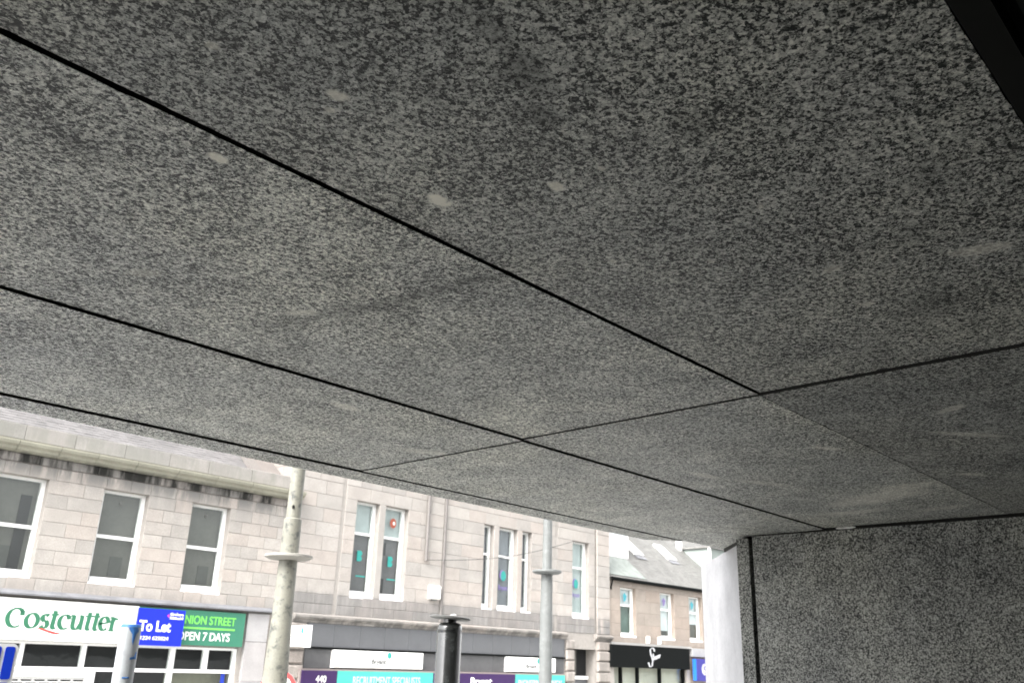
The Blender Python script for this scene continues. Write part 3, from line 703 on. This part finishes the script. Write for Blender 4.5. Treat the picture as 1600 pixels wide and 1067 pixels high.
mb = MB(); mb.tube([(18.62, YF-.02, 3.37), (18.62, YF-.02, 9.5)], .05, 12); mb.build('downpipe_and_shadow_line', M['pipe'], B, True)  # tube added in place of the shadow line at the pilaster edge

fs = thing('fascia_sign', 'purple and teal fascia sign of the recruitment office with white lettering', 'sign', (19, YF-.1, 1.35))
MB().box(13.94, 24.38, YF-.20, YF-.02, 1.33, 2.025).build('surround', M['taupe'], fs)
for x0, x1, m in ((14.06, 15.08, 'purple'), (15.085, 18.43, 'teal'), (18.435, 21.9, 'purple'), (21.905, 24.33, 'teal')):
    MB().box(x0, x1, YF-.23, YF-.201, 1.36, 1.985).build('panel', M[m], fs)
MB().box(13.99, 14.05, YF-.24, YF-.201, 1.36, 1.985).build('end_trim', M['purple'], fs)
lettering(fs, M['sign_white'], '440', 14.42, 14.74, 1.70, 1.87, YF-.234, bold=.015)
lettering(fs, M['pale_teal_text'], 'RECRUITMENT SPECIALISTS', 15.60, 17.95, 1.66, 1.86, YF-.234, bold=.012)
lettering(fs, M['sign_white'], 'Bryant', 19.95, 20.85, 1.60, 1.88, YF-.234, bold=.02)
lettering(fs, M['pale_teal_text'], 'ENGINEERING TECHNICAL', 22.05, 24.2, 1.64, 1.83, YF-.234, bold=.012)
def bryant_box(x0, x1, z0, z1, label):
    t = thing('light_box_sign', label, 'sign', ((x0+x1)/2, YF-.1, z0), 'white office signs')
    MB().stone(x0, x1, YF-.17, YF-.032, z0, z1, .02).build('box', M['sign_white'], t)
    cx = (x0+x1)/2
    lettering(t, M['dark_text'], 'Bryant', cx-.30, cx+.20, z0+.08, z0+.24, YF-.174, bold=.015)
    MB().poly(disc(cx+.30, z0+.34, .075, .085, YF-.175)).build('leaf_mark', M['teal_dark'], t)
    MB().box(cx+.295, cx+.305, YF-.178, YF-.1765, z0+.27, z0+.40).build('leaf_vein', M['teal'], t)
bryant_box(14.96, 18.07, 2.06, 2.495, 'long white office sign with teal leaf above the recruitment specialists lettering')
bryant_box(21.58, 23.92, 2.06, 2.495, 'shorter white office sign with teal leaf, partly behind the slim grey lamp column')
ps = thing('projecting_sign', 'white projecting box sign with teal leaf beside the cream lamp column', 'sign', (13.4, 19.4, 2.55))
MB().box(13.31, 13.47, 19.05, 19.98, 2.53, 3.02).build('box', M['sign_white'], ps)
MB().box(13.30, 13.48, 19.03, 19.06, 2.515, 3.035).build('edge_trim', M['white'], ps)
me = text_mesh('Bryant', 0, 1, 2.68, 2.80, 0)
for v in me.vertices: u = v.co.x; v.co = (13.306, 19.86-u*.58, v.co.z)
link('lettering', me, M['dark_text'], ps)
mb = MB(); mb.poly([(13.305, 19.19+.055*math.cos(k*.3307), 2.90+.075*math.sin(k*.3307)) for k in range(19)]); mb.build('leaf_mark', M['teal_dark'], ps)
al = thing('alarm_box', 'small white alarm box on the ashlar wall beside a pipe', 'box', (18.3, YF-.1, 4.0))
MB().stone(18.08, 18.50, YF-.14, YF-.013, 4.0, 4.38, .03).build('cover', M['box_white'], al)
MB().box(18.2, 18.38, YF-.09, YF-.013, 3.96, 3.999).build('sounder', M['cap_grey'], al)
mb = MB(); pts = []
for k in range(25):
    t = k/24; pts.append((17.9+6.9*t, YF-.12, 5.08+1.35*t-.22*math.sin(math.pi*t)))
tag(mb.tube(pts, .010, 6).build('overhead_cable', M['cable'], None, True), 'thin dark cable slung across the ashlar upper wall between windows', 'cable')

# ------------------------------------------------------------------ right building
CB = thing('stone_building', 'low tan granite building with big grey slate roof and black shop sign', 'building', (31, YF, -.3))
CX0, CX1 = 26.90, 40.0
wC = [(27.62, 28.60, 3.36, 5.09), (30.24, 31.22, 3.36, 5.09), (32.32, 33.28, 3.36, 5.09), (35.2, 36.2, 3.36, 5.09)]
wall_boxes(CX0, CX1, -.3, 5.30, wC+[(27.0, 32.1, -.3, 2.32)], YF, .5).build('wall', M['mortar_wallC'], CB)
zsC = [3.14, 3.36]+[3.36+.4325*k for k in range(1, 5)]+[5.30]
ashlar_courses(CB, M['ashC'], CX0, 34.6, zsC, wC, YF, .8, 1.3, joint=.003, proud=.008)
for h, (u, l) in zip(wC, (('white_blind_and_sky', 'green_room'), ('white_blind_and_sky', 'white_blind_and_sky'), ('white_blind_and_sky', 'blindA'), ('white_blind_and_sky', 'blindA'))):
    w, y = window(CB, h[0], h[1], h[2], h[3], 4.46, YF, u, l, depth=.14, jamb=.10, foot=.13)
    cx = (h[0]+h[1])/2
    if h[0] < 33:
        m_ = 'violet_text' if 30 < h[0] < 31 else 'cyan'
        mb = MB(); mb.poly([(cx+.02+(.12+.035*math.sin(5*a))*math.cos(a)*.85, y+.022, 4.76+(.15+.03*math.cos(3*a))*math.sin(a)) for a in [k*.3142 for k in range(20)]]); mb.build('sticker', M[m_], w)
    if 30 < h[0] < 31: MB().box(cx-.3, cx+.34, y+.10, y+.12, 3.4, 3.68).build('window_ledge_items', M['blindA2'], w)
    if 32 < h[0] < 33: MB().box(cx-.5, cx+.5, y+.11, y+.13, 4.02, 4.5).build('half_blind', M['white_blind_and_sky'], w)
# gutter and roof
mb = MB(); mb.tube([(CX0+.02, YF-.14, 5.34), (34.9, YF-.14, 5.36)], .065, 12); g = mb.build('gutter', M['black_sign'], CB, True)
MB().box(CX0, CX1, YF-.08, YF+.3, 5.302, 5.40).build('eaves_course', M['soot'], CB)
mb = MB(); mb.tube([(27.0, YF-.12, 5.3), (27.02, YF-.03, 5.05), (27.02, YF-.03, 4.95)], .03, 8); mb.build('gutter_bracket', M['black_sign'], CB, True)
RC = .84; ry0, rz0 = YF-.1, 5.40; top = 27
MB().poly([(CX0, ry0, rz0-.02), (CX1, ry0, rz0-.02), (CX1, top, rz0-.02+(top-ry0)*RC), (CX0, top, rz0-.02+(top-ry0)*RC)]).build('roof', M['slateC'], CB)
slates('slates', CB, M['slateC'], CX0+.02, CX1, ry0, rz0, RC, 52, .11, .18)
def on_roof(x, y, up=0.0):
    L = math.hypot(1, RC); return (x, y-RC/L*up, rz0+(y-ry0)*RC+up/L)
def roof_panel(x0, x1, y0, y1, u0, u1):
    mb = MB(); mb.v = [on_roof(x, y, u) for u in (u0, u1) for x, y in ((x0, y0), (x1, y0), (x1, y1), (x0, y1))]
    mb.f = [(3,2,1,0), (4,5,6,7), (0,1,5,4), (1,2,6,5), (2,3,7,6), (3,0,4,7)]; return mb
for x0, y0, y1 in ((30.40, 21.30, 22.12), (33.02, 21.38, 22.18)):
    s = roof_panel(x0, x0+.62, y0, y1, .03, .10).build('skylight', M['white'], CB)
    roof_panel(x0+.07, x0+.55, y0+.05, y1-.05, .101, .107).build('pane', M['white_blind_and_sky'], s)  # matte white pane: the sky's reflection is put into its colour
    roof_panel(x0-.02, x0+.66, y0-.18, y0-.005, .028, .04).build('flashing', M['lead'], s)
d1 = MB().prism([(28.25, 21.0), (29.58, 21.0), (29.58, 23.6), (28.25, 23.6)], 6.15, 7.55).build('dormer', M['white'], CB)
MB().box(28.15, 29.68, 20.88, 23.7, 7.551, 7.66).build('dormer_roof', M['white'], d1)
MB().box(28.12, 28.24, 20.95, 21.2, 6.22, 6.36).box(28.12, 28.24, 20.95, 21.2, 6.85, 6.95).build('dormer_bracket', M['white'], d1)
MB().box(28.45, 29.4, 20.99, 20.998, 6.45, 7.35).build('dormer_window', M['white_blind_and_sky'], d1)
roof_panel(27.0, 29.3, 19.98, 20.95, .029, .036).build('patched_slates', M['green_slate'], CB)
ck = MB().poly([(35.6, 20.85, 6.18), (35.6, 22.32, 7.42), (35.6, 20.85, 7.42)]).poly([(35.6, 20.85, 6.18), (35.6, 20.85, 7.42), (39, 20.85, 7.42), (39, 20.85, 6.18)]).build('box_dormer', M['cheek'], CB)
MB().box(35.5, 39, 20.75, 24.0, 7.421, 7.50).build('dormer_roof', M['slateC'], ck)
MB().box(35.52, 35.599, 20.78, 20.90, 6.1, 7.42).build('corner_board', M['white'], ck)
MB().box(35.28, 35.48, 22.2, 22.4, 7.25, 7.95).build('white_vent', M['white'], CB)
# shop below
MB().box(26.92, 32.22, YF-.12, YF+.02, 3.06, 3.138).build('shop_ledge', M['kerb'], CB)
MB().box(32.24, 36.0, YF-.14, YF+.02, 2.78, 3.09).build('neighbour_fascia', M['greystone'], CB)
bx = [26.98, 27.20, 27.72, 28.76, 30.22, 31.86, 32.12]
for a, b in zip(bx, bx[1:]):
    MB().box(a+.05, b-.05, YF+.12, YF+.126, -.3, 2.29).build('pane', M['glass'], CB)
for a in bx[1:-1]: MB().box(a-.05, a+.05, YF+.05, YF+.16, -.3, 2.31).build('mullion', M['black_sign'], CB)
MB().box(26.9, 27.14, YF-.05, YF+.04, -.3, 2.31).build('shop_pilaster', M['ashB'], CB); MB().box(31.9, 32.15, YF-.05, YF+.04, -.3, 2.27).build('shop_pilaster', M['ashB'], CB)
MB().box(27.0, 32.1, YF+.30, YF+.32, -.3, 2.32).build('shop_room', M['pale_room'], CB)
bs = thing('shop_sign', 'wide black shop sign with silver script emblem', 'sign', (29.5, YF-.1, 2.3))
MB().box(26.98, 32.12, YF-.20, YF-.03, 2.29, 3.05).build('sign_board', M['black_sign'], bs)
S = [[(150, 230)]+arc(118, 235, 34, 40, 30, 200, 10)+[(92, 180), (110, 140), (122, 90), (112, 45)]+arc(85, 40, 28, 34, 0, -120, 8)+[(52, 62)],
     [(126, 100), (150, 150), (152, 112), (174, 158), (178, 118), (200, 168), (202, 132), (222, 178), (226, 140), (242, 186)], [(130, 190), (134, 150)]]
def sc(p): return (29.05+p[0]*.0041, 2.33+p[1]*.00245)
nib(S, sc, (22, 10), 9, YF-.206).build('emblem', M['silver'], bs)
bl = thing('projecting_sign', 'navy blue projecting sign with white rose emblem by the splayed wall', 'sign', (33, YF-.4, 1.88))
MB().box(32.2, 33.55, YF-.33, YF-.15, 1.88, 2.70).build('box', M['navy'], bl)
MB().box(32.186, 32.199, YF-.325, YF-.16, 1.90, 2.68).build('side_panel', M['mid_blue'], bl)
rose = [arc(32.78*1000, 2310, 200-38*k, 200-38*k, 40*k, 40*k+300, 20) for k in range(5)]
nib(rose, lambda p: (p[0]/1000, p[1]/1000), (14, 14), 16, YF-.336).build('emblem', M['sign_white'], bl)
for xx in (29.22, 29.98):
    t = tag(MB().stone(xx, xx+.13, YF-.12, YF-.01, 3.16, 3.42, .02).build('wall_light', M['box_white']), 'small white wall light above the black shop sign, ' + ('nearer the left window' if xx < 29.5 else 'nearer the middle window'), 'light', 'wall lights over the black sign')

# ------------------------------------------------------------------ posts and columns
def column(name, label, cx, cy, prof, flange, mat, group):
    t = thing(name, label, 'lamp post', (cx, cy, .3), group)
    MB().lathe(cx, cy, prof, 40).build('shaft', mat, t, True)
    z, rf, rs = flange
    MB().lathe(cx, cy, [(z-.030, rs), (z-.022, rf*.82), (z-.006, rf), (z+.012, rf), (z+.016, rf*.9), (z+.010, rs)], 40).build('collar', M['lamp_grey'] if mat is M['lamp_grey'] else M['lamp_collar'], t, True)
    mb = MB(); mb.tube([(cx, cy, prof[-1][0]-.1), (cx, cy+.3, prof[-1][0]+.25), (cx, cy+1.2, prof[-1][0]+.4)], .04, 10); mb.build('arm', mat, t, True)
    MB().box(cx-.15, cx+.15, cy+1.1, cy+1.8, prof[-1][0]+.33, prof[-1][0]+.47).build('lantern', M['cap_grey'], t)
    return t
M['lamp_collar'] = plain('collar_paint', (.29, .28, .255), .6, .12, 12)
l1 = column('lamp_post', 'thick cream weathered lamp column with a stepped shaft and flat collar', 4.245, 6.425,
       [(.3, .12), (1.2, .118), (1.25, .105), (2.1, .098), (2.6, .081), (3.05, .075), (3.375, .073), (3.385, .060), (3.8, .058), (7.5, .045)], (3.07, .195, .074), M['lamp_cream'], 'lamp columns at the kerb')
l2 = column('lamp_post', 'slim grey galvanised lamp column with a flat collar', 7.53, 6.425,
       [(.3, .09), (1.2, .088), (1.25, .074), (2.2, .069), (3.24, .062), (3.25, .052), (3.8, .050), (7.5, .04)], (3.247, .160, .064), M['lamp_grey'], 'lamp columns at the kerb')
mb = MB(); mb.lathe(0, 0, [(0, .0004), (0, .012), (.004, .012)], 12)
mb.v = [(4.20+.0+a*.9, 6.425-.050-c, 3.47+b*1.5) for a, b, c in mb.v]; mb.build('bolt_hole', M['void'], l1)
# black post
bp = thing('street_post', 'glossy black steel post with a tilted flat disc on top', 'post', (3.792, 3.983, .3))
r = .0735
MB().lathe(3.792, 3.983, [(.3, .085), (.5, .085), (.52, r), (2.455, r), (2.46, r-.001), (2.463, r), (2.49, r*.99), (2.507, r*.88), (2.515, r*.66), (2.516, .04), (2.535, .04)], 48).build('shaft', M['gloss_black'], bp, True)
mb = MB().lathe(0, 0, [(-.008, .02), (-.009, .11), (-.004, .121), (.004, .121), (.009, .112), (.009, .001)], 40)
rot = Matrix.Rotation(R(4), 3, Vector((.6, .8, 0)))
mb.v = [tuple(rot @ Vector(v)+Vector((3.792, 3.983, 2.542))) for v in mb.v]
mb.build('cap_disc', M['cap_grey'], bp, True)
mb = lump(3.800, 3.965, 2.556, .022, .02, .010); mb.build('droppings', M['mortar'], bp)
# short white post with blue paint
wp = thing('street_post', 'short dirty white post with blue paint drips near its open top', 'post', (2.04, 4.345, .3))
q = .047
MB().lathe(2.04, 4.345, [(.3, q), (2.405, q), (2.418, q*.9), (2.418, q*.75), (2.30, q*.74)], 36).build('shaft', M['post_white'], wp, True)
def band(a0, a1, z0, z1, rr=q+.0012): return MB().lathe(2.04, 4.345, [(z0, rr), ((z0+z1)/2, rr+.0006), (z1, rr)], 10, R(a0), R(a1))
def patch(pts, name='blue_drip'):
    "pts: (angle, z) outline fan"
    mb = MB(); n = len(pts)
    ca = sum(p[0] for p in pts)/n; cz = sum(p[1] for p in pts)/n
    ring = [(2.04+(q+.0015)*math.cos(R(a)), 4.345+(q+.0015)*math.sin(R(a)), z) for a, z in pts]
    mb.v = ring+[(2.04+(q+.004)*math.cos(R(ca)), 4.345+(q+.004)*math.sin(R(ca)), cz)]
    mb.f = [(k, (k+1) % n, n) for k in range(n)]; mb.build(name, M['tape'], wp)
MB().lathe(2.04, 4.345, [(2.4065, q+.001), (2.419, q*.93), (2.4205, q*.8), (2.4205, q*.5)], 36).build('blue_rim', M['tape'], wp, True)
VA = 245       # side of the post that faces the viewer
patch([(VA-12, 2.405), (VA+10, 2.405), (VA+40, 2.405), (VA+50, 2.39), (VA+34, 2.375), (VA+30, 2.35), (VA+24, 2.325), (VA+16, 2.345), (VA+12, 2.375), (VA-4, 2.392)])
patch([(VA+20, 2.272), (VA+42, 2.275), (VA+55, 2.30), (VA+62, 2.298), (VA+64, 2.262), (VA+50, 2.266), (VA+20, 2.262)])
patch([(VA-5, 2.187), (VA+34, 2.187), (VA+34, 2.179), (VA-5, 2.179)])
patch([(VA-48, 2.12), (VA+10, 2.12), (VA+10, 2.112), (VA-48, 2.112)])
# parking sign
pk = thing('parking_sign', 'blue parking sign with white border at the left edge', 'sign', (1.55, 5.18, .3))
MB().lathe(1.50, 5.24, [(.3, .038), (2.25, .038), (2.26, .01)], 20).build('post', M['lamp_grey'], pk, True)
def rrect(x0, x1, z0, z1, r, y, n=5):
    o = []
    for cx, cz, a in ((x1-r, z1-r, 0), (x0+r, z1-r, 90), (x0+r, z0+r, 180), (x1-r, z0+r, 270)):
        o += [(cx+r*math.cos(R(a+90*k/n)), y, cz+r*math.sin(R(a+90*k/n))) for k in range(n+1)]
    return o
def plate(x0, x1, z0, z1, r, y, th):
    f = rrect(x0, x1, z0, z1, r, y); b = [(p[0], y+th, p[2]) for p in f]; n = len(f); mb = MB(); mb.v = f+b
    mb.f = [tuple(reversed(range(n))), tuple(range(n, 2*n))]+[(k, (k+1) % n, n+(k+1) % n, n+k) for k in range(n)]; return mb
plate(1.22, 1.853, 1.62, 2.318, .03, 5.18, .004).build('plate', M['sign_white'], pk)
plate(1.235, 1.772, 2.145, 2.303, .012, 5.1765, .003).build('blue_panel', M['road_blue'], pk)
plate(1.790, 1.838, 2.145, 2.303, .012, 5.1765, .003).build('blue_panel', M['road_blue'], pk)
plate(1.235, 1.838, 1.635, 2.130, .012, 5.1765, .003).build('blue_panel', M['road_blue'], pk)
lettering(pk, M['sign_white'], 'P', 1.645, 1.757, 2.18, 2.29, 5.1755, bold=.02, thick=.001)
# round traffic sign half hidden by the cream column
ts = thing('traffic_sign', 'round white traffic sign with red ring behind the cream lamp column', 'sign', (5.0, 7.5, .3))
MB().lathe(5.02, 7.53, [(.3, .038), (2.20, .038), (2.235, .03), (2.24, .001)], 20).build('post', M['lamp_grey'], ts, True)
def ring_disc(r0, r1, off, mat, name):
    mb = MB(); n = 36; ax = Vector((math.cos(R(-62)), math.sin(R(-62)), 0)); nr = Vector((-.88, -.47, 0)).normalized()
    c = Vector((4.985, 7.475, 1.985))+nr*off
    P = lambda rr, k: c+ax*rr*math.cos(2*math.pi*k/n)+Vector((0, 0, rr*math.sin(2*math.pi*k/n)))
    if r0 <= 0: mb.poly([P(r1, k) for k in range(n)])
    else:
        for k in range(n): mb.poly([P(r0, k), P(r1, k), P(r1, k+1), P(r0, k+1)])
    mb.build(name, M[mat], ts)
ring_disc(0, .20, 0, 'lamp_grey', 'back_plate'); ring_disc(0, .19, .004, 'sign_white', 'face'); ring_disc(.155, .195, .008, 'red', 'red_ring')

# fascia boards sit in front of the wall plane: slide them along it to where they hang
for t, dx in ((tl, -.13), (sg, -.06), (gs, -.07), (fs, -.16), (bs, -.2)): t.location.x += dx
for o in list(C.objects):
    if o.name.startswith('light_box_sign'): o.location.x -= .15
